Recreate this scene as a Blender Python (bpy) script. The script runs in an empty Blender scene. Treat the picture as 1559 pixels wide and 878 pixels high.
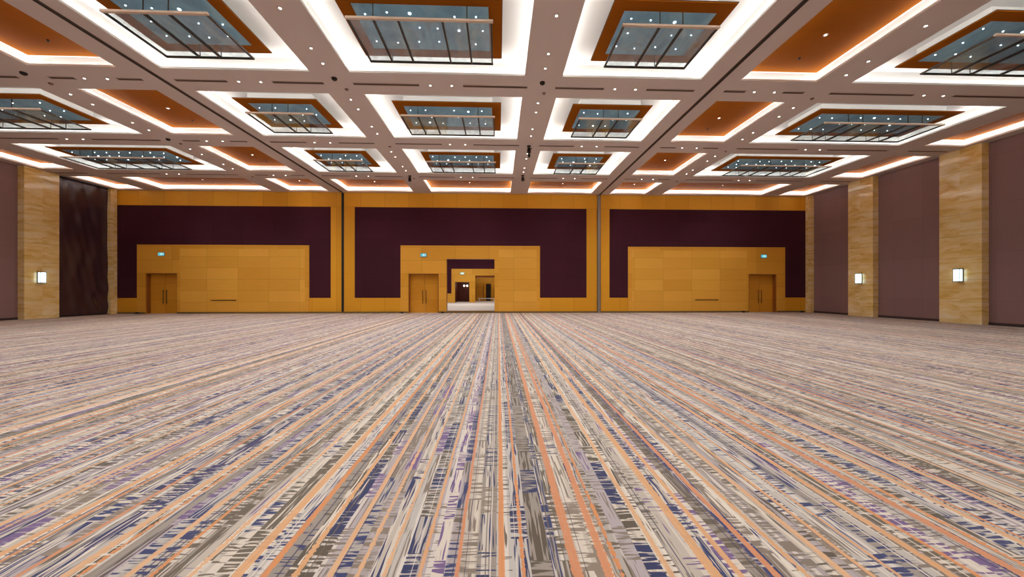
import bpy, bmesh, math, random
from mathutils import Vector
random.seed(7)
COL = bpy.context.scene.collection
R = math.radians
H = 7.84                      # ceiling underside
YW = 24.25                    # face of the far wall
XL, XR = -24.45, 21.1         # side walls
YB = -6.0                     # wall behind the camera

# ------------------------------------------------------------------ materials
def srgb(r, g, b):
    f = lambda c: (c/255)/12.92 if c/255 <= .04045 else ((c/255+.055)/1.055)**2.4
    return (f(r), f(g), f(b), 1)

class NT:
    def __init__(s, name):
        s.m = bpy.data.materials.new(name); s.m.use_nodes = True
        s.t = s.m.node_tree; s.t.nodes.clear()
        s.out = s.t.nodes.new('ShaderNodeOutputMaterial')
    def n(s, typ, **kw):
        nd = s.t.nodes.new(typ)
        for k, v in kw.items(): setattr(nd, k, v)
        return nd
    def put(s, sock, v):
        if isinstance(v, bpy.types.NodeSocket): s.t.links.new(v, sock)
        else:
            try: sock.default_value = v
            except Exception: sock.default_value = (v, v, v)
    def M(s, op, a, b=0.0, c=0.0, clamp=False):
        nd = s.n('ShaderNodeMath', operation=op, use_clamp=clamp)
        s.put(nd.inputs[0], a); s.put(nd.inputs[1], b); s.put(nd.inputs[2], c)
        return nd.outputs[0]
    def mix(s, f, a, b):
        nd = s.n('ShaderNodeMix', data_type='RGBA')
        s.put(nd.inputs[0], f); s.put(nd.inputs[6], a); s.put(nd.inputs[7], b)
        return nd.outputs[2]
    def xyz(s, obj=True):
        tc = s.n('ShaderNodeTexCoord'); sp = s.n('ShaderNodeSeparateXYZ')
        s.t.links.new(tc.outputs['Object'], sp.inputs[0])
        return tc.outputs['Object'], sp.outputs[0], sp.outputs[1], sp.outputs[2]
    def comb(s, x=0.0, y=0.0, z=0.0):
        nd = s.n('ShaderNodeCombineXYZ'); s.put(nd.inputs[0], x); s.put(nd.inputs[1], y); s.put(nd.inputs[2], z)
        return nd.outputs[0]
    def noise(s, vec, scale=1.0, detail=2.0, rough=.5, dist=0.0, dim='3D'):
        nd = s.n('ShaderNodeTexNoise', noise_dimensions=dim)
        s.put(nd.inputs['Vector'], vec); nd.inputs['Scale'].default_value = scale
        nd.inputs['Detail'].default_value = detail; nd.inputs['Roughness'].default_value = rough
        nd.inputs['Distortion'].default_value = dist
        return nd.outputs[0]
    def smooth(s, v, a, b, lo=0.0, hi=1.0):
        nd = s.n('ShaderNodeMapRange', interpolation_type='SMOOTHSTEP')
        s.put(nd.inputs[0], v); s.put(nd.inputs[1], a); s.put(nd.inputs[2], b); s.put(nd.inputs[3], lo); s.put(nd.inputs[4], hi)
        return nd.outputs[0]
    def white(s, a, b=0.0):
        nd = s.n('ShaderNodeTexWhiteNoise', noise_dimensions='2D'); s.put(nd.inputs['Vector'], s.comb(a, b))
        return nd.outputs['Value']
    def ramp(s, f, stops, const=False):
        nd = s.n('ShaderNodeValToRGB'); cr = nd.color_ramp
        if const: cr.interpolation = 'CONSTANT'
        while len(cr.elements) < len(stops): cr.elements.new(.5)
        for e, (p, c) in zip(cr.elements, stops): e.position = p; e.color = c
        s.put(nd.inputs[0], f); return nd.outputs[0]
    def principled(s, base, rough=.6, metal=0.0, spec=.4, bump=None, bstr=.2, bdist=.01, **kw):
        p = s.n('ShaderNodeBsdfPrincipled')
        s.put(p.inputs['Base Color'], base); s.put(p.inputs['Roughness'], rough)
        p.inputs['Metallic'].default_value = metal; p.inputs['Specular IOR Level'].default_value = spec
        for k, v in kw.items(): s.put(p.inputs[k], v)
        if bump is not None:
            b = s.n('ShaderNodeBump'); b.inputs['Strength'].default_value = bstr; b.inputs['Distance'].default_value = bdist
            s.put(b.inputs['Height'], bump); s.t.links.new(b.outputs[0], p.inputs['Normal'])
        s.t.links.new(p.outputs[0], s.out.inputs[0]); return s.m

def plain(name, col, rough=.6, metal=0.0, spec=.4, var=.06):
    t = NT(name); v, x, y, z = t.xyz()
    n = t.noise(v, 1.7, 3)
    a = tuple(c*(1-var) for c in col[:3])+(1,); b = tuple(min(1, c*(1+var)) for c in col[:3])+(1,)
    return t.principled(t.mix(n, a, b), rough, metal, spec)

def emit(name, col, strength):
    t = NT(name); e = t.n('ShaderNodeEmission'); e.inputs[0].default_value = col; e.inputs[1].default_value = strength
    t.t.links.new(e.outputs[0], t.out.inputs[0]); return t.m

def wood_mat(name, c1, c2, pw=2.2, ph=.86, along='x', seam=.012, rough=.42, off=.0, shift=(0, 0), spec=.4, dull=.55, axis='z'):
    """veneered panels: faint seams, per-panel tone and fine grain"""
    t = NT(name); v, x, y, z = t.xyz()
    u, w = (x, z) if axis == 'z' else (x, y)
    U = t.M('DIVIDE', t.M('ADD', u, 100.0+shift[0]), pw)
    W = t.M('DIVIDE', t.M('ADD', w, 100.0*ph+shift[1]), ph)
    iu, iw = t.M('FLOOR', U), t.M('FLOOR', W)
    fu, fw = t.M('SUBTRACT', U, iu), t.M('SUBTRACT', W, iw)
    tone = t.white(iu, iw)
    gs = t.comb(t.M('MULTIPLY', u, .6), t.M('MULTIPLY', w, 9.0), tone) if along == 'x' else t.comb(t.M('MULTIPLY', u, 9.0), t.M('MULTIPLY', w, .6), tone)
    grain = t.noise(gs, 2.2, 5, .6, .4)
    big = t.noise(v, .7, 2)
    f = t.M('ADD', t.M('MULTIPLY', tone, .42), t.M('ADD', t.M('MULTIPLY', grain, .45), t.M('MULTIPLY', big, .25)), clamp=True)
    base = t.mix(f, c1, c2)
    du = t.M('MULTIPLY', t.M('MINIMUM', fu, t.M('SUBTRACT', 1.0, fu)), pw)
    dw = t.M('MULTIPLY', t.M('MINIMUM', fw, t.M('SUBTRACT', 1.0, fw)), ph)
    sm = t.M('LESS_THAN', t.M('MINIMUM', du, dw), seam)
    base = t.mix(t.M('MULTIPLY', sm, dull), base, tuple(c*.35 for c in c1[:3])+(1,))
    return t.principled(base, rough, 0, spec)

WOOD = wood_mat('honey_wood_veneer', (.64, .295, .026, 1), (.84, .43, .06, 1), spec=.15, dull=.3)
WOODB = wood_mat('honey_wood_band', (.66, .30, .018, 1), (.84, .42, .036, 1), pw=1.55, ph=9.9, dull=.35, spec=.15, shift=(.4, 3))
WOODP = wood_mat('honey_wood_panels', (.68, .32, .032, 1), (.90, .50, .085, 1), pw=1.94, ph=.73, dull=.28, spec=.15)
WOODD = wood_mat('door_wood', (.55, .23, .016, 1), (.72, .33, .035, 1), pw=60, ph=1.06, dull=.3, shift=(20, .2), rough=.35, spec=.15)
WOODC = wood_mat('ceiling_wood', (.28, .078, .004, 1), (.38, .112, .007, 1), pw=60, ph=60, seam=0, rough=.6, spec=.04, axis='y')
DARKW = plain('dark_jamb_wood', srgb(150, 88, 30), .5)

def fabric(name, c1, c2, sheen=.0, rough=.9, pw=1.9, ph=1.25, ax='x', spec=.15, dull=.35, weave=True):
    t = NT(name); v, x, y, z = t.xyz(); u = x if ax == 'x' else y
    U = t.M('DIVIDE', t.M('ADD', u, 100.0), pw); W = t.M('DIVIDE', t.M('ADD', z, 50.2), ph)
    fu = t.M('FRACT', U); fw = t.M('FRACT', W)
    tone = t.white(t.M('FLOOR', U), t.M('FLOOR', W))
    fine = t.noise(v, 60, 3, .6)
    f = t.M('ADD', t.M('MULTIPLY', tone, .35), t.M('ADD', t.M('MULTIPLY', fine, .3), t.M('MULTIPLY', t.noise(v, .45, 3), .5)), clamp=True)
    du = t.M('MULTIPLY', t.M('MINIMUM', fu, t.M('SUBTRACT', 1.0, fu)), pw)
    dw = t.M('MULTIPLY', t.M('MINIMUM', fw, t.M('SUBTRACT', 1.0, fw)), ph)
    sm = t.M('LESS_THAN', t.M('MINIMUM', du, dw), .012)
    base = t.mix(t.M('MULTIPLY', sm, dull), t.mix(f, c1, c2), tuple(c*.4 for c in c1[:3])+(1,))
    kw = {'Sheen Weight': sheen, 'Sheen Roughness': .4}
    return t.principled(base, rough, 0, spec, bump=fine, bstr=.15, bdist=.004, **kw)

PURPLE = fabric('aubergine_fabric', (.042, .0105, .021, 1), (.070, .0165, .031, 1))
MAUVE = fabric('mauve_fabric', (.235, .145, .145, 1), (.31, .19, .19, 1), sheen=.15, pw=1.4, ph=2.05, ax='y', dull=.15)  # paler than the far-wall fabric: light at a grazing angle put into the colour
t = NT('dark_sheeting'); v, x, y, z = t.xyz()
CURT = t.principled(t.mix(t.noise(v, .8, 3), (.04, .018, .028, 1), (.065, .03, .042, 1)), .27, 0, .6)

# travertine with horizontal strata and slab joints
t = NT('travertine'); v, x, y, z = t.xyz()
slab = t.M('FLOOR', t.M('DIVIDE', z, .98)); hz = t.M('ADD', x, y)
ws = t.white(slab, t.M('FLOOR', t.M('DIVIDE', y, 1.6)))
warp = t.noise(t.comb(t.M('ADD', t.M('MULTIPLY', hz, .8), t.M('MULTIPLY', ws, 9.0)), 0.0, t.M('MULTIPLY', z, .8)), 1.2, 3)
st = t.noise(t.comb(t.M('ADD', t.M('MULTIPLY', hz, .55), t.M('MULTIPLY', ws, 31.0)), ws, t.M('ADD', t.M('MULTIPLY', z, 2.8), t.M('MULTIPLY', warp, 1.3))), 1.5, 6, .62, .5)
bl = t.noise(t.comb(hz, ws, t.M('MULTIPLY', z, 1.6)), .8, 3)
f = t.M('ADD', t.M('MULTIPLY', st, .8), t.M('MULTIPLY', bl, .35), clamp=True)
c = t.ramp(f, [(.30, srgb(192, 142, 62)), (.43, srgb(222, 184, 104)), (.56, srgb(240, 212, 146)), (.74, srgb(250, 234, 196))])
fz = t.M('FRACT', t.M('DIVIDE', z, .98))
c = t.mix(t.M('MULTIPLY', t.M('LESS_THAN', fz, .012), .5), c, srgb(90, 62, 30))
STONE = t.principled(c, .10, 0, .8, bump=st, bstr=.02)
SKIRT = plain('olive_stone_skirting', srgb(120, 98, 56), .35)

CEIL = plain('mauve_ceiling_paint', (.62, .54, .515, 1), .75, var=.02)
WHITE = plain('white_cove_plaster', (.86, .845, .82, 1), .8, var=.02)
STEEL = plain('dark_bronze_metal', (.07, .055, .045, 1), .35, .8)
BEIGE = plain('lit_bronze_metal', (.62, .48, .38, 1), .35, .3)  # paler copy of the bronze: light on the near bar put into colour
BLACK = plain('black_plastic', (.012, .009, .008, 1), .5)
DETB = plain('brown_plastic', (.30, .21, .18, 1), .6)
SLOT = plain('slot_shadow_metal', (.11, .065, .05, 1), .7)
POLE = plain('grey_aluminium', (.30, .26, .24, 1), .35, .5)
LEDW = emit('lamp_lens', (1, .95, .88, 1), 5)
PIN = emit('pin_light_lens', (.95, 1, 1, 1), 5)
SIGN = emit('green_sign_face', (.14, .56, .62, 1), .5)
SIGNW = emit('sign_pictogram', (.85, 1, .98, 1), .7)
SCON = emit('opal_glass_lit', (.74, .95, 1, 1), 1.5)
GLOW = emit('glowing_lamp', (1, .86, .66, 1), 6)

# blue-grey cloudy glass ceiling
t = NT('blue_grey_glass_panel'); v, x, y, z = t.xyz()
n1 = t.noise(t.comb(t.M('MULTIPLY', x, 1.4), t.M('MULTIPLY', y, .9), 0.0), 1.1, 4, .55, 1.2)
BLUE = t.principled(t.ramp(n1, [(.3, (.27, .50, .72, 1)), (.5, (.34, .63, .86, 1)), (.72, (.48, .76, .92, 1))]), .2, 0, .12)

# clear pane with a pale milky drift in it
t = NT('smoky_clear_glass'); v, x, y, z = t.xyz()
tr = t.n('ShaderNodeBsdfTransparent'); tr.inputs[0].default_value = (.90, .93, .93, 1)
gl = t.n('ShaderNodeBsdfGlossy'); gl.inputs['Roughness'].default_value = .06; gl.inputs[0].default_value = (.7, .8, .9, 1)
df = t.n('ShaderNodeBsdfDiffuse'); df.inputs[0].default_value = (.62, .72, .76, 1)
lw = t.n('ShaderNodeLayerWeight'); lw.inputs[0].default_value = .35
m1 = t.n('ShaderNodeMixShader'); m2 = t.n('ShaderNodeMixShader')
cl = t.smooth(t.noise(t.comb(t.M('MULTIPLY', x, 2.0), y, 0.0), .9, 2, .5, 1.2), .42, .75, .03, .26)
t.put(m1.inputs[0], cl); t.t.links.new(tr.outputs[0], m1.inputs[1]); t.t.links.new(df.outputs[0], m1.inputs[2])
t.put(m2.inputs[0], t.M('MULTIPLY', lw.outputs[0], .35)); t.t.links.new(m1.outputs[0], m2.inputs[1]); t.t.links.new(gl.outputs[0], m2.inputs[2])
t.t.links.new(m2.outputs[0], t.out.inputs[0]); GLASS = t.m

# ---- the striped carpet
def carpet():
    t = NT('striped_carpet'); v, x, y, z = t.xyz(); M = t.M
    wob = t.noise(t.comb(M('MULTIPLY', x, 3.0), M('MULTIPLY', y, 1.6), 0.0), 1.0, 2)
    xs = M('ADD', x, M('MULTIPLY', M('SUBTRACT', wob, .5), .014))
    def cells(freq, off=0.0, rnd=1.0):
        vo = t.n('ShaderNodeTexVoronoi', voronoi_dimensions='1D'); t.put(vo.inputs['W'], M('ADD', M('MULTIPLY', xs, freq), off))
        vo.inputs['Scale'].default_value = 1; vo.inputs['Randomness'].default_value = rnd
        sp = t.n('ShaderNodeSeparateColor'); t.t.links.new(vo.outputs['Color'], sp.inputs[0])
        return sp.outputs[0], sp.outputs[1], sp.outputs[2], M('DIVIDE', vo.outputs['Distance'], freq)
    r, g, b, dd = cells(11.5)
    r3, g3, b3, d3 = cells(34.0, 5.3)
    # blocks along the run of the carpet, alternately barred across and streaked along
    yb = M('ADD', M('DIVIDE', y, .34), M('MULTIPLY', r, 17.0))
    blk = M('FLOOR', yb)
    rb = t.white(blk, M('MULTIPLY', r, 97.0)); rb2 = t.white(M('ADD', blk, 31.7), M('MULTIPLY', g, 57.0))
    nh = t.noise(t.comb(M('MULTIPLY', x, 5.5), M('MULTIPLY', y, 52.0), M('MULTIPLY', b, 9.0)), 1.0, 1, .5, .2)
    nv = t.noise(t.comb(M('MULTIPLY', xs, 70.0), M('MULTIPLY', y, 3.4), M('MULTIPLY', r, 5.0)), 1.0, 1, .5, .15)
    isv = M('GREATER_THAN', rb, .60)
    tt = t.n('ShaderNodeMix', data_type='FLOAT'); t.put(tt.inputs[0], isv); t.put(tt.inputs[2], nh); t.put(tt.inputs[3], nv)
    low = t.noise(t.comb(M('MULTIPLY', x, 2.4), 0.0, 0.0), 1.0, 2)
    thr = M('ADD', M('ADD', .28, M('MULTIPLY', g, .175)), M('MULTIPLY', low, .24))
    thr2 = M('ADD', thr, M('SUBTRACT', M('MULTIPLY', M('SUBTRACT', rb2, .5), .08), M('MULTIPLY', isv, .025)))
    dk = t.smooth(tt.outputs[0], M('SUBTRACT', thr2, .03), M('ADD', thr2, .03), 1.0, 0.0)
    light = t.ramp(b, [(0, srgb(222, 214, 202)), (.3, srgb(202, 198, 193)), (.55, srgb(228, 220, 208)), (.75, srgb(188, 180, 185)), (.88, srgb(164, 156, 148))], True)
    light = t.mix(M('MULTIPLY', M('LESS_THAN', r3, .3), .35), light, srgb(158, 146, 136))
    light = t.mix(M('MULTIPLY', M('GREATER_THAN', r3, .82), .6), light, srgb(242, 236, 226))
    hue = M('FRACT', M('ADD', M('MULTIPLY', r, 5.3), M('MULTIPLY', rb2, .10)))
    dark = t.ramp(hue, [(0, srgb(112, 102, 88)), (.20, srgb(50, 64, 116)), (.38, srgb(140, 128, 116)), (.55, srgb(122, 98, 150)), (.66, srgb(96, 86, 74)), (.78, srgb(42, 54, 102)), (.92, srgb(150, 136, 122))], True)
    base = t.mix(dk, light, dark)
    # fine unbroken threads running the length of the hall
    th = M('MULTIPLY', M('LESS_THAN', d3, M('MULTIPLY', g3, .006)), M('GREATER_THAN', b3, .72))
    base = t.mix(M('MULTIPLY', th, .8), base, t.ramp(r3, [(0, srgb(62, 62, 96)), (.35, srgb(120, 92, 138)), (.5, srgb(240, 234, 226)), (.8, srgb(110, 100, 86))], True))
    # orange runners
    o1, o2, o3, od = cells(5.6, .37, .8)
    half = M('ADD', M('MULTIPLY', M('MULTIPLY', o1, o1), .022), .010)
    teeth = M('MULTIPLY', M('SUBTRACT', nh, .5), .05)
    om = t.smooth(M('ADD', M('SUBTRACT', od, half), M('MULTIPLY', teeth, o2)), -.002, .002, 1.0, 0.0)
    oc = t.ramp(o3, [(0, srgb(234, 184, 134)), (.35, srgb(230, 156, 98)), (.6, srgb(234, 192, 148)), (.85, srgb(224, 154, 112))], True)
    oc = t.mix(M('MULTIPLY', t.smooth(nv, .3, .7), .25), oc, srgb(206, 136, 88))
    base = t.mix(M('MULTIPLY', om, .95), base, oc)
    pile = t.noise(v, 260, 1)
    base = t.mix(M('MULTIPLY', pile, .10), base, (.6, .56, .52, 1))
    return t.principled(base, .95, 0, .1, bump=pile, bstr=.1, bdist=.004, **{'Sheen Weight': .2, 'Sheen Roughness': .5, 'Sheen Tint': (.9, .95, 1, 1)})
CARPET = carpet()
PALE = plain('pale_carpet', srgb(214, 204, 196), .9)

# ------------------------------------------------------------------ mesh helpers
class MB:
    def __init__(s): s.bm = bmesh.new(); s.mats = []
    def mi(s, m):
        if m not in s.mats: s.mats.append(m)
        return s.mats.index(m)
    def quad(s, pts, m):
        f = s.bm.faces.new([s.bm.verts.new(p) for p in pts]); f.material_index = s.mi(m); return f
    def box(s, x0, x1, y0, y1, z0, z1, m, bev=0):
        vs = [s.bm.verts.new((x, y, z)) for z in (z0, z1) for y in (y0, y1) for x in (x0, x1)]
        k = s.mi(m); fs = []
        for q in ((0, 2, 3, 1), (4, 5, 7, 6), (0, 1, 5, 4), (2, 6, 7, 3), (0, 4, 6, 2), (1, 3, 7, 5)):
            f = s.bm.faces.new([vs[i] for i in q]); f.material_index = k; fs.append(f)
        if bev:
            es = {e for f in fs for e in f.edges}
            bmesh.ops.bevel(s.bm, geom=list(es), offset=bev, segments=2, affect='EDGES', profile=.5, material=-1)
        return s
    def cyl(s, p0, p1, r, m, n=16, r1=None, cap=True):
        p0, p1 = Vector(p0), Vector(p1); d = (p1-p0).normalized()
        a = d.orthogonal().normalized(); b = d.cross(a); r1 = r if r1 is None else r1; k = s.mi(m)
        A = [s.bm.verts.new(p0+r*(math.cos(6.28318*i/n)*a+math.sin(6.28318*i/n)*b)) for i in range(n)]
        B = [s.bm.verts.new(p1+r1*(math.cos(6.28318*i/n)*a+math.sin(6.28318*i/n)*b)) for i in range(n)]
        for i in range(n):
            f = s.bm.faces.new([A[i], A[(i+1) % n], B[(i+1) % n], B[i]]); f.material_index = k; f.smooth = True
        if cap:
            for L in (A[::-1], B): s.bm.faces.new(L).material_index = k
        return s
    def lathe(s, prof, m, c=(0, 0, 0), n=20):
        k = s.mi(m); rings = []
        for (r, z) in prof: rings.append([s.bm.verts.new((c[0]+r*math.cos(6.28318*i/n), c[1]+r*math.sin(6.28318*i/n), c[2]+z)) for i in range(n)])
        for A, B in zip(rings, rings[1:]):
            for i in range(n):
                f = s.bm.faces.new([A[i], A[(i+1) % n], B[(i+1) % n], B[i]]); f.material_index = k; f.smooth = True
        for L in (rings[0][::-1], rings[-1]): s.bm.faces.new(L).material_index = k
        return s
    def data(s, name):
        bmesh.ops.recalc_face_normals(s.bm, faces=s.bm.faces)
        me = bpy.data.meshes.new(name); s.bm.to_mesh(me); s.bm.free()
        for m in s.mats: me.materials.append(m)
        return me
    def build(s, name, parent=None, loc=(0, 0, 0)):
        o = bpy.data.objects.new(name, s.data(name)); COL.objects.link(o); o.location = loc
        if parent: o.parent = parent
        return o

def place(name, me, parent=None, loc=(0, 0, 0), rot=(0, 0, 0)):
    o = bpy.data.objects.new(name, me); COL.objects.link(o); o.location = loc; o.rotation_euler = rot
    if parent: o.parent = parent
    return o
def tag(o, label, cat, group=None):
    o['label'] = label; o['category'] = cat
    if group: o['group'] = group
    return o
def empty(name, loc, label, cat, group=None, rz=0):
    o = bpy.data.objects.new(name, None); COL.objects.link(o); o.location = loc; o.rotation_euler.z = rz
    o.empty_display_size = .2
    return tag(o, label, cat, group)
def struct(o): o['kind'] = 'structure'; return o

def frame_boxes(mb, outer, holes, y0, y1, m):
    """rectangle (x0,x1,z0,z1) minus rectangular holes, as abutting boxes"""
    xs = sorted({outer[0], outer[1]} | {h[0] for h in holes} | {h[1] for h in holes})
    xs = [x for x in xs if outer[0] <= x <= outer[1]]
    for a, b in zip(xs, xs[1:]):
        cz = outer[2]; mid = (a+b)/2
        hs = sorted([h for h in holes if h[0] < mid < h[1]], key=lambda h: h[2])
        for h in hs:
            if h[2] > cz+1e-4: mb.box(a, b, y0, y1, cz, h[2], m)
            cz = max(cz, h[3])
        if cz < outer[3]-1e-4: mb.box(a, b, y0, y1, cz, outer[3], m)

# ------------------------------------------------------------------ room shell
m = MB(); m.quad([(XL-.6, YB-.2, 0), (XR+.4, YB-.2, 0), (XR+.4, YW+.02, 0), (XL-.6, YW+.02, 0)], CARPET)
m.quad([(XL-.6, YW+.02, 0), (XR+.4, YW+.02, 0), (XR+.4, 60, 0), (XL-.6, 60, 0)], PALE)
struct(m.build('floor'))

CX = dict(q=(-23.9, -22.25), p=(-21.1, -14.43), v=(-13.28, -10.85), l=(-9.65, -5.48), c=(-4.34, .78),
          s=(1.9, 6.1), w=(7.32, 9.70), o=(10.80, 17.56), e=(18.70, 20.55))
RY = {-1: (-1.80, 1.62), 0: (2.83, 6.25), 1: (7.46, 10.88), 2: (12.08, 15.50), 3: (16.70, 20.10), 4: (21.38, 23.95)}
KEYS = 'qpvlcswoe'
BIG = 'plcso'
LIP, LED, TOPB, TOPW = .06, .13, .45, .34
def is_big(k, r): return k in BIG and r != 4
m = MB()
xa = [XL-.3]+[q for k in KEYS for q in CX[k]]+[XR+.3]
ya = [YB-.3]+[q for r in sorted(RY) for q in RY[r]]+[YW+.4]
for i in range(0, len(xa), 2):            # long beams
    m.quad([(xa[i], ya[0], H), (xa[i+1], ya[0], H), (xa[i+1], ya[-1], H), (xa[i], ya[-1], H)], CEIL)
for i in range(1, len(xa)-1, 2):          # cross beams
    for j in range(0, len(ya), 2):
        m.quad([(xa[i], ya[j], H), (xa[i+1], ya[j], H), (xa[i+1], ya[j+1], H), (xa[i], ya[j+1], H)], CEIL)
for r in RY:
    for k in KEYS:
        x0, x1 = CX[k]; y0, y1 = RY[r]; big = is_big(k, r)
        tp = H+(TOPB if big else TOPW)
        X0, X1, Y0, Y1 = x0-LED, x1+LED, y0-LED, y1+LED; z1 = H+LIP
        P = [(x0, y0), (x1, y0), (x1, y1), (x0, y1)]; Q = [(X0, Y0), (X1, Y0), (X1, Y1), (X0, Y1)]
        for a in range(4):
            b = (a+1) % 4
            m.quad([(*P[a], H), (*P[b], H), (*P[b], z1), (*P[a], z1)], WHITE)
            m.quad([(*P[a], z1), (*P[b], z1), (*Q[b], z1), (*Q[a], z1)], WHITE)
            m.quad([(*Q[a], z1), (*Q[b], z1), (*Q[b], tp), (*Q[a], tp)], WHITE)
        m.quad([(*q, tp) for q in Q], WHITE)
struct(m.build('ceiling'))

# far wall: core with door and passage openings, honey wood borders, fabric fields, panelled surrounds
DOORS = [(-22.43, -20.49), (-5.87, -3.91), (16.88, 18.82)]
DH = 2.58
PASS = (-3.40, -.26, .14, 3.55)
holes = [(a, b, 0, DH) for a, b in DOORS]+[PASS]
m = MB()
frame_boxes(m, (XL-.3, XR+.3, 0, H), holes, YW+.05, YW+.40, DARKW)
Zb, Zt = 1.0, 6.90                          # fabric bottom and top
F = [(-24.20, -10.86), (-9.33, 5.85), (7.39, 20.86)]
PORT = [(-22.95, -12.22, 4.40), (-6.38, 2.74, 4.42), (8.63, 19.41, 4.40)]
m.box(XL-.3, XR+.3, YW, YW+.05, Zt, H, WOODB)
for a, b in ((XL-.3, F[0][0]), (F[0][1], -10.16), (-10.02, F[1][0]), (F[1][1], 6.54), (6.80, F[2][0]), (F[2][1], XR+.3)):
    m.box(a, b, YW, YW+.05, 0, Zt, STONE if b < -24 or a > 20 else WOODB)
m.box(-10.16, -10.02, YW+.045, YW+.05, 0, Zt, BLACK); m.box(6.54, 6.80, YW+.045, YW+.05, 0, Zt, DARKW)
for (fa, fb), (pa, pb, pz) in zip(F, PORT):
    m.box(fa, pa, YW, YW+.05, 0, Zb, WOODB); m.box(pb, fb, YW, YW+.05, 0, Zb, WOODB)
struct(m.build('wall_back'))

names = ['left', 'middle', 'right']
for i, ((fa, fb), (pa, pb, pz)) in enumerate(zip(F, PORT)):
    m = MB()
    m.box(fa, fb, YW, YW+.05, pz, Zt, PURPLE); m.box(fa, pa, YW, YW+.05, Zb, pz, PURPLE); m.box(pb, fb, YW, YW+.05, Zb, pz, PURPLE)
    tag(m.build('fabric_wall_panel'), ['dark aubergine fabric field arching over the left wood surround on the far wall',
        'dark aubergine fabric field arching over the middle wood surround with the open passage',
        'dark aubergine fabric field arching over the right wood surround on the far wall'][i], 'wall panel', 'aubergine fabric fields on the far wall')
    t_ = empty('wood_wall_surround', ((pa+pb)/2, YW, 0), ['honey wood panelled surround around the left double door, far wall',
        'honey wood panelled surround holding both the middle door and the open passage',
        'honey wood panelled surround around the right double door, far wall'][i], 'wall panelling', 'wood panelled surrounds on the far wall')
    cx = (pa+pb)/2
    da, db = DOORS[i]; hs = [(da-cx, db-cx, 0, DH)]
    if i == 1: hs.append((PASS[0]-cx, PASS[1]-cx, PASS[2], PASS[3]))
    # panelled field with plain stiles beside the doors
    m = MB(); y0, y1 = -.03, .05
    if i == 0: fld = (db+.18-cx, pb-.28-cx)
    elif i == 1: fld = (PASS[1]+.28-cx, pb-.22-cx)
    else: fld = (pa+.28-cx, da-.12-cx)
    frame_boxes(m, (pa-cx, pb-cx, 0, pz), hs+[(fld[0], fld[1], .12, pz-.25)], y0, y1, WOOD)
    m.build('frame', t_)
    m = MB(); m.box(fld[0], fld[1], y0+.006, y1, .12, pz-.25, WOODP); m.build('panel_field', t_)

struct(MB().box(XL-.3, XL, YB, YW, 0, H, MAUVE).build('wall_left'))
struct(MB().box(XR, XR+.3, YB, YW, 0, H, MAUVE).build('wall_right'))
struct(MB().box(XL-.3, XR+.3, YB-.3, YB, 0, H, WOODP).build('wall_front'))

# skirting along the far wall
m = MB()
segs = [XL]+[q for a, b in DOORS for q in (a, b)]+[XR]
for i in range(0, len(segs), 2): m.box(segs[i], segs[i+1], YW-.045, YW-.03, 0, .11, SKIRT)
m.box(PASS[0], PASS[1], YW-.045, YW+.02, .11, .14, SKIRT)
struct(m.build('baseboard_back'))

# doors
HAND = MB().cyl((0, -.05, .62), (0, -.05, 1.52), .018, STEEL, 10).box(-.012, .012, -.05, 0, .72, .745, STEEL).box(-.012, .012, -.05, 0, 1.40, 1.425, STEEL).data('door_handle')
for i, (a, b) in enumerate(DOORS):
    cx = (a+b)/2; w = (b-a)/2
    d = bpy.data.objects.new('door_%d' % (i+1), None); COL.objects.link(d); d.location = (cx, YW+.3, 0); d['kind'] = 'structure'
    for s in (-1, 1):
        lf = MB().box(min(s*.006, s*(w-.05)), max(s*.006, s*(w-.05)), -.02, .03, .01, DH-.05, WOODD).build('door_leaf', d)
        place('door_handle', HAND, lf, (s*.11, -.02, 0))
    m = MB()
    for s in (-1, 1): m.box(min(s*w, s*(w-.05)), max(s*w, s*(w-.05)), -.29, .06, 0, DH, DARKW)
    m.box(-w+.05, w-.05, -.29, .06, DH-.05, DH, DARKW); m.build('door_frame', d)

# pull ledges let into the panelling
for x0, x1, lab in ((-18.4, -16.8, 'narrow recessed wooden pull strip low in the left panelling'), (13.2, 14.8, 'narrow recessed wooden pull strip low in the right panelling')):
    e = empty('wood_pull_rail', ((x0+x1)/2, YW-.03, .86), lab, 'pull strip', 'pull strips in the far wall panelling'); w = (x1-x0)/2
    MB().box(-w, w, -.035, .0, .03, .06, WOOD).build('ledge', e); MB().box(-w, w, -.012, .0, -.04, -.005, BLACK).build('groove', e)

# little black blocks on the carpet
for x, lab in ((-22.85, 'small black door stop on the carpet left of the left double door'), (-6.25, 'small black door stop on the carpet left of the middle double door'),
               (-3.63, 'small black door stop between the middle double door and the passage'), (16.45, 'small black door stop on the carpet left of the right double door'), (20.5, 'small black door stop near the right corner of the far wall')):
    tag(MB().box(-.09, .09, -.07, .05, 0, .09, BLACK, .015).lathe([(.03, .08), (.03, .11), (.02, .12)], BLACK).build('door_stop', loc=(x, YW-.13, 0)), lab, 'door stop', 'door stops along the far wall')

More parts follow.
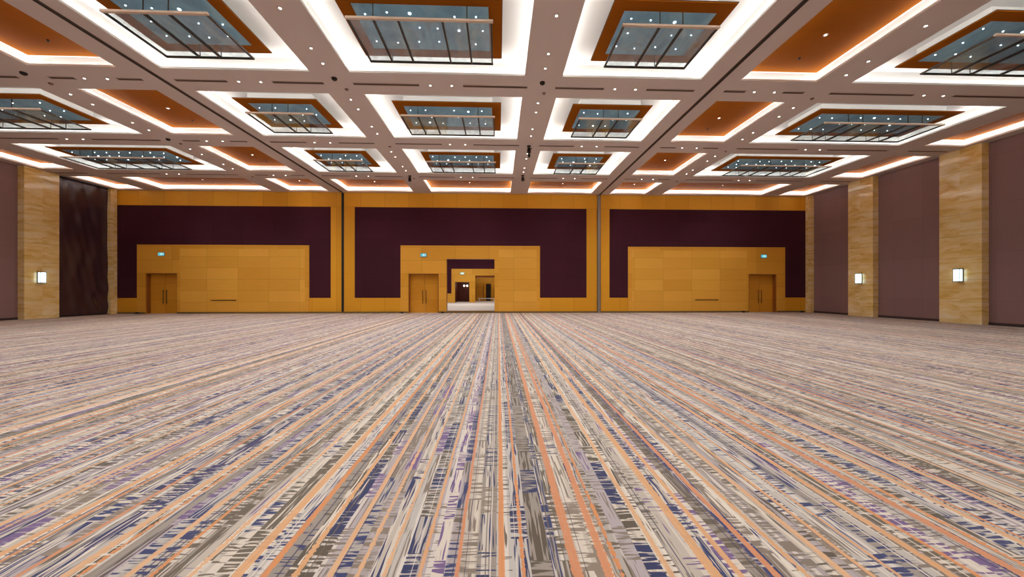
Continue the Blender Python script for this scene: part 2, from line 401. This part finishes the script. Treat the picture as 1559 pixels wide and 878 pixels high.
# partition tracks and the grey end post
for x, y1, lab in ((-10.12, YW-.05, 'long dark partition track running down the ceiling on the left'), (6.72, YW-.05, 'long dark partition track running down the ceiling on the right')):
    e = empty('partition_track', (x, 0, H), lab, 'ceiling track', 'partition tracks in the ceiling')
    MB().box(-.035, .035, YB+.1, y1, -.012, 0, BLACK).build('slot', e)
    mm = MB()
    for s in (-1, 1): mm.box(s*.045-.01, s*.045+.01, YB+.1, y1, -.02, 0, SLOT)
    mm.build('rail', e)
e = empty('partition_post', (6.67, YW-.02, 0), 'grey aluminium partition post standing floor to ceiling on the far wall', 'post')
MB().box(-.10, .10, -.05, .06, 0, H-.03, POLE, .008).build('post_body', e)
MB().box(.11, .125, -.02, .06, 0, H-.03, BLACK).build('seal_strip', e)
e = empty('partition_channel', (-10.09, YW, 0), 'narrow black wall channel standing full height left on the far wall', 'wall channel')
MB().box(-.06, .06, -.02, .04, 0, H-.03, BLACK).build('channel', e)
m = MB(); m.box(-.075, -.062, -.03, .04, 0, H-.03, SLOT); m.box(.062, .075, -.03, .04, 0, H-.03, SLOT); m.build('edge_trim', e)

# stone columns, side-wall fabric
def column(x0, x1, y0, y1, lab):
    e = empty('stone_column', ((x0+x1)/2, (y0+y1)/2, 0), lab, 'column', 'travertine wall columns')
    cx, cy = (x0+x1)/2, (y0+y1)/2
    MB().box(x0-cx, x1-cx, y0-cy, y1-cy, 0, H, STONE, .006).build('shaft', e)
column(20.75, XR, 15.05, 16.58, 'tall veined travertine column nearest the camera on the right wall')
column(20.75, XR, 19.65, 21.10, 'tall veined travertine column farther down the right wall')
column(XL, -24.10, 19.60, 21.10, 'tall veined travertine column on the left wall beside dark sheeting')
column(XL, -24.15, 23.83, YW-.03, 'slim travertine strip filling the left back corner')
column(20.82, XR, 23.83, YW-.03, 'slim travertine strip filling the right back corner')

def side_panel(x, y0, y1, lab):
    s = 1 if x < 0 else -1
    e = empty('fabric_side_panel', (x, (y0+y1)/2, 0), lab, 'wall panel', 'mauve fabric panels on the side walls'); h = (y1-y0)/2
    a, b = sorted((0, s*.03)); a2, b2 = sorted((0, s*.05))
    MB().box(a, b, -h, h, .12, H-.02, MAUVE).build('cloth', e)
    MB().box(a2, b2, -h, h, 0, .12, plain('dark_base', (.05, .03, .03, 1), .5)).build('base_rail', e)
side_panel(XR, 21.10, 23.83, 'mauve fabric wall panel between far right column and back corner')
side_panel(XR, 16.58, 19.65, 'mauve fabric wall panel between the two right columns')
side_panel(XR, 10.2, 15.05, 'mauve fabric wall panel at the right edge of the photo')
side_panel(XL, 15.0, 19.60, 'mauve fabric wall panel at the left edge of the photo')

# dark sheeting on the left wall
m = MB(); ny, nz = 60, 120; y0, y1, z0, z1 = 21.10, 23.83, .04, H-.05
def fold(y, z):
    u = (y-y0)/(y1-y0); d = .02*math.sin(u*19+math.sin(z*.9)*1.2)
    lo = max(0, 1-z/3.2)
    d += .07*lo*math.sin((u*2.7+z*.55)*9)*max(0, u-.25)
    d += .02*math.exp(-((z-1.55-.25*math.sin(u*5))**2)*9)
    d += .018*math.sin(z*3.1+u*7)*math.sin(u*31)
    return d
g = [[m.bm.verts.new((XL+.10+fold(y0+(y1-y0)*i/ny, z0+(z1-z0)*j/nz), y0+(y1-y0)*i/ny, z0+(z1-z0)*j/nz)) for i in range(ny+1)] for j in range(nz+1)]
k = m.mi(CURT)
for j in range(nz):
    for i in range(ny):
        f = m.bm.faces.new([g[j][i], g[j][i+1], g[j+1][i+1], g[j+1][i]]); f.smooth = True; f.material_index = k
e = empty('dark_sheet', (XL, 22.46, 0), 'dark creased plastic sheeting hung full height in the left back corner', 'sheeting')
cl = m.build('sheet', e); cl.location = (-XL, -22.46, 0)
sm = cl.modifiers.new('s', 'SOLIDIFY'); sm.thickness = .01
MB().box(.01, .16, -1.36, 1.36, H-.05, H-.01, BLACK).build('top_rail', e)
MB().box(.0, .2, -1.36, 1.36, 0, .03, BLACK).build('bottom_hem', e)

# sconces
def sconce(x, y, lab):
    s = 1 if x < 0 else -1
    e = empty('wall_sconce', (x, y, 1.86), lab, 'wall lamp', 'box sconces on the stone columns')
    B = lambda a, b, *r: (min(s*a, s*b), max(s*a, s*b), *r)
    MB().box(*B(0, .03, -.13, .13, .02, .60), STEEL).build('back_plate', e)
    gs = MB().box(*B(.03, .17, -.115, .115, .04, .57), SCON, .008).build('glass_shade', e)
    m = MB()
    m.box(*B(.0, .185, -.13, .13, .57, .605), STEEL); m.build('top_cap', e)
    MB().box(*B(.0, .185, -.13, .13, .005, .04), STEEL).build('bottom_cap', e)
    m = MB()
    for yy in (-.117, .117): m.box(*B(.16, .178, yy-.008, yy+.008, .04, .57), POLE)
    for zz in (.2, .38): m.box(*B(.169, .176, -.115, .115, zz, zz+.008), POLE)
    m.build('corner_bars', gs)
sconce(20.75, 15.80, 'glowing box sconce on the nearest right travertine column')
sconce(20.75, 20.38, 'glowing box sconce on the farther right travertine column')
sconce(-24.10, 20.25, 'glowing box sconce on the left travertine column')

# exit signs
def exit_sign(x, y, z, lab, face=SIGN, sc=1.0):
    e = empty('exit_sign', (x, y, z), lab, 'exit sign', 'green exit signs')
    e.scale = (sc, sc, sc)
    MB().box(-.21, .21, -.04, 0, -.12, .12, POLE, .006).build('housing', e)
    MB().box(-.19, .19, -.046, -.039, -.10, .10, face).build('sign_face', e)
    m = MB()                                 # running figure and arrow
    m.cyl((.02, -.046, .062), (.02, -.05, .062), .018, SIGNW, 12)
    def bar(a, b, w):
        a, b = Vector(a), Vector(b); d = (b-a).normalized(); n = Vector((-d.y, d.x))*w
        P = [a+n, b+n, b-n, a-n]
        m.quad([(q.x, -.0495, q.y) for q in P], SIGNW)
    bar((.015, .045), (-.005, -.01), .014); bar((-.005, -.01), (.04, -.035), .008); bar((.04, -.035), (.035, -.075), .007)
    bar((-.005, -.01), (-.03, -.045), .008); bar((-.03, -.045), (-.06, -.045), .007); bar((.01, .035), (.05, .01), .006); bar((.01, .035), (-.035, .02), .006)
    bar((.07, 0), (.14, 0), .008); bar((.14, 0), (.115, .028), .008); bar((.14, 0), (.115, -.028), .008)
    m.build('pictogram', e)
for x, lab in ((-21.43, 'small lit green exit sign above the left double door'), (-4.89, 'small lit green exit sign above the middle double door'), (17.9, 'small lit green exit sign above the right double door')):
    exit_sign(x, YW-.03, 3.79, lab)

# ------------------------------------------------------------------ ceiling furniture
ROWN = {1: 'nearest', 2: 'second', 3: 'third', 4: 'last'}
COLN = dict(q='far left edge', p='outer left', v='narrow left', l='left-of-centre', c='centre', s='right-of-centre', w='narrow right', o='outer right', e='far right edge')
def seen(k, r):
    x0, x1 = CX[k]; y0, y1 = RY[r]
    return r >= 1 and y1 > 8.1 and x1 > -1.289*y1 and x0 < 1.505*y1

DL = MB().lathe([(.06, 0), (.06, -.010), (.042, -.014), (.042, -.006)], CEIL).lathe([(.029, -.006), (.029, -.012)], LEDW).data('downlight')
def lamp(parent, power, size=.09, spread=R(150)):
    L = bpy.data.lights.new('lamp', 'SPOT'); L.energy = power; L.spot_size = spread; L.spot_blend = 1.0; L.shadow_soft_size = size
    L.color = (1, .985, .965)
    o = bpy.data.objects.new('lamp', L); COL.objects.link(o); o.parent = parent; o.location = (0, 0, -.03)
PW = 1.75
def downlight(x, y, z, lab, group, power):
    o = place('downlight', DL, None, (x, y, z)); tag(o, lab, 'downlight', group)
    if power: lamp(o, power*PW)

def strip(x, y, L, w, rz, power, tilt):
    d = bpy.data.lights.new('cove_strip', 'AREA'); d.shape = 'RECTANGLE'; d.size = L; d.size_y = w; d.energy = power; d.color = (1, .99, .965)
    o = bpy.data.objects.new('cove_strip', d); COL.objects.link(o); o.location = (x, y, H+LIP+.03)
    o.rotation_euler = (math.pi+tilt, 0, rz)
PB, PWD = 1.5, 1.05          # watts per metre of cove
for r in RY:
    for k in KEYS:
        x0, x1 = CX[k]; y0, y1 = RY[r]; big = is_big(k, r)
        pw = PB if big else PWD*(2.0 if r == 4 else 1.5 if k in 'qe' else 1)
        cx, cy = (x0+x1)/2, (y0+y1)/2; o = .065
        strip(cx, y0-o, x1-x0+.1, .04, 0, pw*(x1-x0), R(-20) )
        strip(cx, y1+o, x1-x0+.1, .04, math.pi, pw*(x1-x0), R(-20))
        strip(x0-o, cy, y1-y0+.1, .04, -math.pi/2, pw*(y1-y0), R(-20))
        strip(x1+o, cy, y1-y0+.1, .04, math.pi/2, pw*(y1-y0), R(-20))

def canopy(k, r):
    """dropped wood-framed island with a cloudy blue glass centre and pin lights"""
    x0, x1 = CX[k]; y0, y1 = RY[r]; cx, cy = (x0+x1)/2, (y0+y1)/2
    hx, hy = (x1-x0)/2-.70, (y1-y0)/2-.62; zb = .10; bw = .31
    e = empty('glass_ceiling_canopy', (cx, cy, H), 'wood-rimmed blue glass ceiling canopy, %s coffer of the %s ceiling row' % (COLN[k], ROWN[r]), 'ceiling panel', 'blue glass canopies in the ceiling coffers')
    m = MB(); g = hy-bw; gx = hx-bw
    for a, b, c, d in ((-hx, hx, -hy, -g), (-hx, hx, g, hy), (-hx, -gx, -g, g), (gx, hx, -g, g)): m.box(a, b, c, d, zb, zb+.02, WOODC)
    m.build('wood_rim', e)
    m = MB(); m.box(-hx-.012, hx+.012, -hy-.012, hy+.012, zb+.02, zb+.03, STEEL); m.build('edge_band', e)
    MB().box(-hx+.3, hx-.3, -hy+.3, hy-.3, zb+.03, TOPB-.001, WHITE).build('housing', e)
    gp = MB().box(-gx, gx, -g, g, zb+.008, zb+.02, BLUE).build('glass_panel', e)
    n = max(4, int(round(gx*2/.52))); rnd = random.Random(ord(k)*7+r)
    for j, yy in enumerate((-g*.62, 0.0, g*.62)):
        for i in range(n):
            if (i+j*2+r) % 5 == 4: continue
            big_ = .030 if (i*3+j+r) % 7 == 0 else .013
            px = -gx+gx*2*(i+.5+.25*(j % 2-.5))/n+rnd.uniform(-.05, .05); py = yy+rnd.uniform(-.05, .05)
            o = MB().lathe([(big_+.004, .001), (big_, -.012), (big_*.6, -.016)], PIN, (0, 0, 0), 8).build('pin_light', gp, (px, py, zb+.008))

BARS = dict(c=(.18, .35, .655, .825), l=(.385, .625), s=(.385, .625), o=(.20, .32, .51, .70, .82), p=(.18, .30, .49, .68, .80))
RODS = dict(c=(0, 3), l=(0, 1), s=(0, 1), o=(0, 1, 3, 4), p=(0, 1, 3, 4))
def pendant(k, r):
    x0, x1 = CX[k]; y0, y1 = RY[r]; cx, cy = (x0+x1)/2, (y0+y1)/2
    W = dict(c=3.27, l=2.25, s=2.25, o=4.55, p=4.55)[k]/2; D = .80; z = 7.60-H; b = .020
    e = empty('hanging_glass_frame', (cx, cy, H), 'bronze-framed glass panes hung on rods below the %s coffer, %s ceiling row' % (COLN[k], ROWN[r]), 'pendant', 'hanging glass frames below the ceiling coffers')
    m = MB()
    m.box(-W, W, D-b*2, D, z-.022, z+.022, STEEL)
    m.box(-W, -W+2*b, -D+2*b, D-2*b, z-.022, z+.022, STEEL); m.box(W-2*b, W, -D+2*b, D-2*b, z-.022, z+.022, STEEL)
    m.build('frame', e)
    MB().box(-W-.02, W+.02, -D-.02, -D+2*b, z-.022, z+.034, BEIGE, .006).build('front_rail', e)
    bx = [-W+2*W*f for f in BARS[k]]
    for q in bx: MB().box(q-.022, q+.022, -D+2*b, D-2*b, z-.025, z+.025, STEEL).build('crossbar', e)
    ed = [-W+2*b]+[v for q in bx for v in (q-.022, q+.022)]+[W-2*b]
    for a, c in zip(ed[::2], ed[1::2]):
        MB().box(a, c, -D+2*b, D-2*b, z-.005, z+.003, GLASS).build('glass_pane', e)
    for i in RODS[k]:
        for yy in (-D+b*1.2, D-b*1.2):
            MB().cyl((bx[i], yy, z+.03), (bx[i], yy, .11), .011, STEEL, 8).build('rod', e)

for r in (1, 2, 3):
    for k in BIG:
        if seen(k, r): canopy(k, r); pendant(k, r)

# flat wood ceilings of the smaller coffers
for r in (0, -1, 1, 2, 3, 4):
    for k in KEYS:
        if is_big(k, r): continue
        x0, x1 = CX[k]; y0, y1 = RY[r]; cx, cy = (x0+x1)/2, (y0+y1)/2; hx, hy = (x1-x0)/2+.02, (y1-y0)/2+.02
        if not seen(k, r): continue
        e = empty('wood_ceiling_panel', (cx, cy, H), 'flat orange wood ceiling panel in the %s coffer of the %s row' % (COLN[k], ROWN[r]), 'ceiling panel', 'flat wood panels in the cove-lit coffers')
        MB().box(-hx, hx, -hy, hy, TOPW-.04, TOPW-.001, WOODC).build('board', e)
        if k not in 'qe':
            downlight(cx, cy+.1, H+TOPW-.04, 'round downlight in the wood panel of the %s coffer, %s row' % (COLN[k], ROWN[r]), 'downlights in the wood coffers', 12)
            tag(MB().lathe([(.035, 0), (.035, -.01), (.014, -.015), (.014, -.04), (.03, -.045)], BLACK, n=12).build('sprinkler_head', loc=(cx+.1, cy+1.05 if r < 4 else cy+.8, H+TOPW-.04)),
                'tiny black sprinkler head in the wood panel of the %s coffer, %s row' % (COLN[k], ROWN[r]), 'sprinkler', 'sprinklers in the wood coffers')

# downlights in the long beams
BE = [(-4.91, 'just left of the centre coffers'), (1.34, 'just right of the centre coffers'), (-13.85, 'beside the outer left coffers'), (10.25, 'beside the outer right coffers')]
for bxx, bn in BE:
    for r in (-1, 0, 1, 2, 3):
        y0, y1 = RY[r]
        for yy in (y0+.35, y0+1.0, y1-1.05, y1-.40):
            vis = yy > 8.1 and -1.289*yy < bxx < 1.505*yy
            if vis: downlight(bxx, yy, H, 'small round downlight in the long beam %s, %s row' % (bn, ROWN[r]), 'long-beam downlights %s, %s row' % (bn, ROWN[r]), 30)
            else:
                L = bpy.data.lights.new('lamp', 'SPOT'); L.energy = 30*PW; L.spot_size = R(150); L.spot_blend = 1; L.shadow_soft_size = .09; L.color = (1, .985, .965)
                o = bpy.data.objects.new('lamp', L); COL.objects.link(o); o.location = (bxx, yy, H-.03)
# downlights and air slots in the cross beams
CB = {1: (11.48, 'first'), 2: (16.10, 'second'), 3: (20.74, 'third')}
for r, (yy, bn) in CB.items():
    for k in KEYS:
        x0, x1 = CX[k]; cx = (x0+x1)/2
        if not (x1 > -1.289*yy and x0 < 1.505*yy): continue
        if k not in 'qe':
            for dx, sd in ((-.33, 'left'), (.33, 'right')):
                if -1.289*yy < cx+dx < 1.505*yy:
                    downlight(cx+dx, yy, H, 'small round downlight in the %s cross beam, middle of the %s bay' % (bn, COLN[k]), 'cross-beam downlights, %s beam, %s bay' % (bn, COLN[k]), 60 if r == 3 else 22)
        g = .68 if k not in 'vw' else .62
        if k in 'qe': spans = [(x0, x1, 'across')]
        else: spans = [(x0-.12, cx-g, 'left half of'), (cx+g, x1+.12, 'right half of')]
        for a, b, sd in spans:
            if b < -1.289*yy+.3 or a > 1.505*yy-.3: continue
            e = empty('ceiling_air_slot', ((a+b)/2, yy, H), 'dark linear air slot in the %s cross beam, %s the %s bay' % (bn, sd, COLN[k]), 'air slot', 'linear air slots in the cross beams'); h = (b-a)/2
            MB().box(-h, h, -.055, .055, -.006, 0, SLOT).build('slot', e)
            m = MB(); m.box(-h, h, -.07, -.055, -.012, 0, CEIL); m.box(-h, h, .055, .07, -.012, 0, CEIL); m.build('flange', e)

# black ceiling devices at beam crossings
DOME = MB().lathe([(.08, 0), (.08, -.025), (.07, -.05), (.04, -.075), (.012, -.08)], BLACK).data('dome')
for x, y, lab in ((1.34, 11.20, 'small black dome camera at the first crossing right of centre'), (-4.91, 11.20, 'small black dome camera at the first crossing left of centre'),
                  (-13.85, 11.25, 'small black dome camera at the first crossing on the far left'), (-13.85, 15.95, 'small black dome camera at the second crossing on the far left')):
    tag(place('ceiling_camera', DOME, None, (x, y, H)), lab, 'camera', 'dome cameras at the beam crossings')
def spot_cluster(x, y, lab, n=2):
    e = empty('ceiling_spotlight', (x, y, H), lab, 'spotlight', 'black ceiling spotlights')
    MB().lathe([(.09, 0), (.09, -.03), (.02, -.04)], BLACK).build('mount', e)
    MB().cyl((0, 0, -.03), (0, 0, -.12), .015, BLACK, 8).build('stem', e)
    MB().cyl((0, .0, -.10), (0, -.04, -.30), .075, BLACK, 14, .085).build('head', e)
    if n > 1: MB().cyl((0, -.04, -.38), (0, -.07, -.50), .06, BLACK, 14).build('lower_head', e); MB().cyl((0, -.03, -.28), (0, -.05, -.40), .015, BLACK, 8).build('link', e)
spot_cluster(1.34, 16.15, 'black two-part spotlight hung at the second beam crossing right of centre')
spot_cluster(1.34, 20.3, 'black spotlight hung at the third beam crossing right of centre', 1)
spot_cluster(-4.91, 20.6, 'black spotlight hung at the third beam crossing left of centre', 1)
for bxx, bn in BE:
    for r, (yy, b2) in CB.items():
        if not -1.289*yy < bxx < 1.505*yy: continue
        tag(MB().lathe([(.055, 0), (.06, -.02), (.04, -.045), (.012, -.05)], DETB, n=14).build('smoke_detector', loc=(bxx+.12, yy+.32, H)),
            'brown smoke detector past the %s cross beam, long beam %s' % (b2, bn), 'smoke detector', 'smoke detectors in the long beams')

# ------------------------------------------------------------------ hall beyond the passage
Y2 = 45.0
m = MB()
D1 = (-5.30, -3.55, 0, 2.5); P2 = (-2.85, .3, 0, 3.3)
frame_boxes(m, (-16, 9, 0, 6.6), [D1, P2], Y2, Y2+.35, WOOD)
m.box(-16, -5.72, Y2-.03, Y2, 1.12, 6.4, PURPLE); m.box(-5.72, 9, Y2-.03, Y2, 4.12, 6.4, PURPLE)
m.box(P2[0], P2[1], Y2+.3, Y2+.36, 3.02, 3.3, DARKW)
m.box(-16, 9, YW+.4, 60, 6.6, 6.8, WHITE)
m.box(-16.2, -16, YW+.4, 60, 0, 6.6, WOOD); m.box(9, 9.2, YW+.4, 60, 0, 6.6, WOOD)
# corridor behind the far door
m.box(-5.5, -3.4, 49, 49.1, 0, 3, plain('dark_red_wood', srgb(92, 34, 18), .4)); RED = m.mats[-1]
m.box(-5.4, -5.30, Y2+.35, 49, 0, 3, RED); m.box(-3.55, -3.45, Y2+.35, 49, 0, 3, RED); m.box(-5.4, -3.4, Y2+.35, 49, 2.9, 3, RED)
# end wall seen through the second opening
m.box(-3.4, 9, 52, 52.2, 0, 6.6, WOOD)
m.box(-1.75, -1.1, 51.9, 52, 0, 2.4, BLACK); m.box(-3.1, -2.1, 51.93, 52, 0, 2.3, WOODD); m.box(-.6, .6, 51.9, 52, 0, 2.2, DARKW)
m.box(-2.0, -1.9, 51.7, 52, 0, 2.5, WOODB); m.box(-.95, -.75, 51.7, 52, 0, 2.5, WOODB)
struct(m.build('wall_beyond'))
exit_sign(-4.4, Y2-.03, 3.55, 'pale exit sign above the dark doorway in the hall beyond', emit('pale_sign_face', (.45, .55, .42, 1), .8), 1.25)
for x, lab in ((-4.42, 'left glowing globe lamp in the dark doorway of the hall beyond'), (-4.02, 'right glowing globe lamp in the dark doorway of the hall beyond')):
    e = empty('globe_lamp', (x, 47.5, 2.9), lab, 'lamp', 'globe lamps in the doorway beyond')
    MB().lathe([(.02, -.01), (.02, -.72)], BLACK, n=8).build('stem', e)
    MB().lathe([(.03, -.92), (.09, -.89), (.115, -.82), (.09, -.75), (.03, -.71)], GLOW).build('globe', e)
e = empty('console_bench', (-1.6, 50.3, 0), 'low pale bench in the room seen through the passage', 'bench')
MB().box(-1.2, 1.2, -.3, .3, .32, .42, WHITE, .01).build('top', e)
for s in (-1, 1): MB().box(s*1.0-.06, s*1.0+.06, -.25, .25, 0, .32, WHITE).build('leg', e)

def area(x, y, z, sx, sy, p):  # added area lights without fixtures, brightening the rooms beyond the passage
    d = bpy.data.lights.new('beyond_fill_light', 'AREA'); d.shape = 'RECTANGLE'; d.size = sx; d.size_y = sy; d.energy = p; d.color = (1, .985, .965)
    o = bpy.data.objects.new('beyond_fill_light', d); COL.objects.link(o); o.location = (x, y, z)
area(-3.5, 30, 6.55, 5, 2, 130); area(-3.5, 39, 6.55, 6, 2, 240); area(0, 48.8, 6.55, 4, 2, 70)
area(-4.4, 47.2, 2.85, .8, .8, 8)

# ------------------------------------------------------------------ world, camera, view
w = bpy.data.worlds.new('World'); bpy.context.scene.world = w; w.use_nodes = True
w.node_tree.nodes['Background'].inputs[0].default_value = (.9, .93, 1, 1); w.node_tree.nodes['Background'].inputs[1].default_value = .02
cam = bpy.data.cameras.new('camera'); co = bpy.data.objects.new('camera', cam); COL.objects.link(co)
co.location = (0, 0, 1.49); co.rotation_euler = (R(90), 0, -R(2.105))
cam.sensor_width = 36; cam.lens = 36*560/1559; cam.shift_y = 2.8/1559; cam.clip_start = .05; cam.clip_end = 200
sc = bpy.context.scene; sc.camera = co
sc.view_settings.view_transform = 'Standard'; sc.view_settings.look = 'None'; sc.view_settings.gamma = 1
sc.view_settings.use_curve_mapping = False; sc.view_settings.exposure = 0.85
sc.cycles.max_bounces = 7; sc.cycles.diffuse_bounces = 5; sc.cycles.glossy_bounces = 3; sc.cycles.transparent_max_bounces = 10
sc.cycles.use_denoising = True; sc.cycles.use_light_tree = True; sc.cycles.sample_clamp_indirect = 6
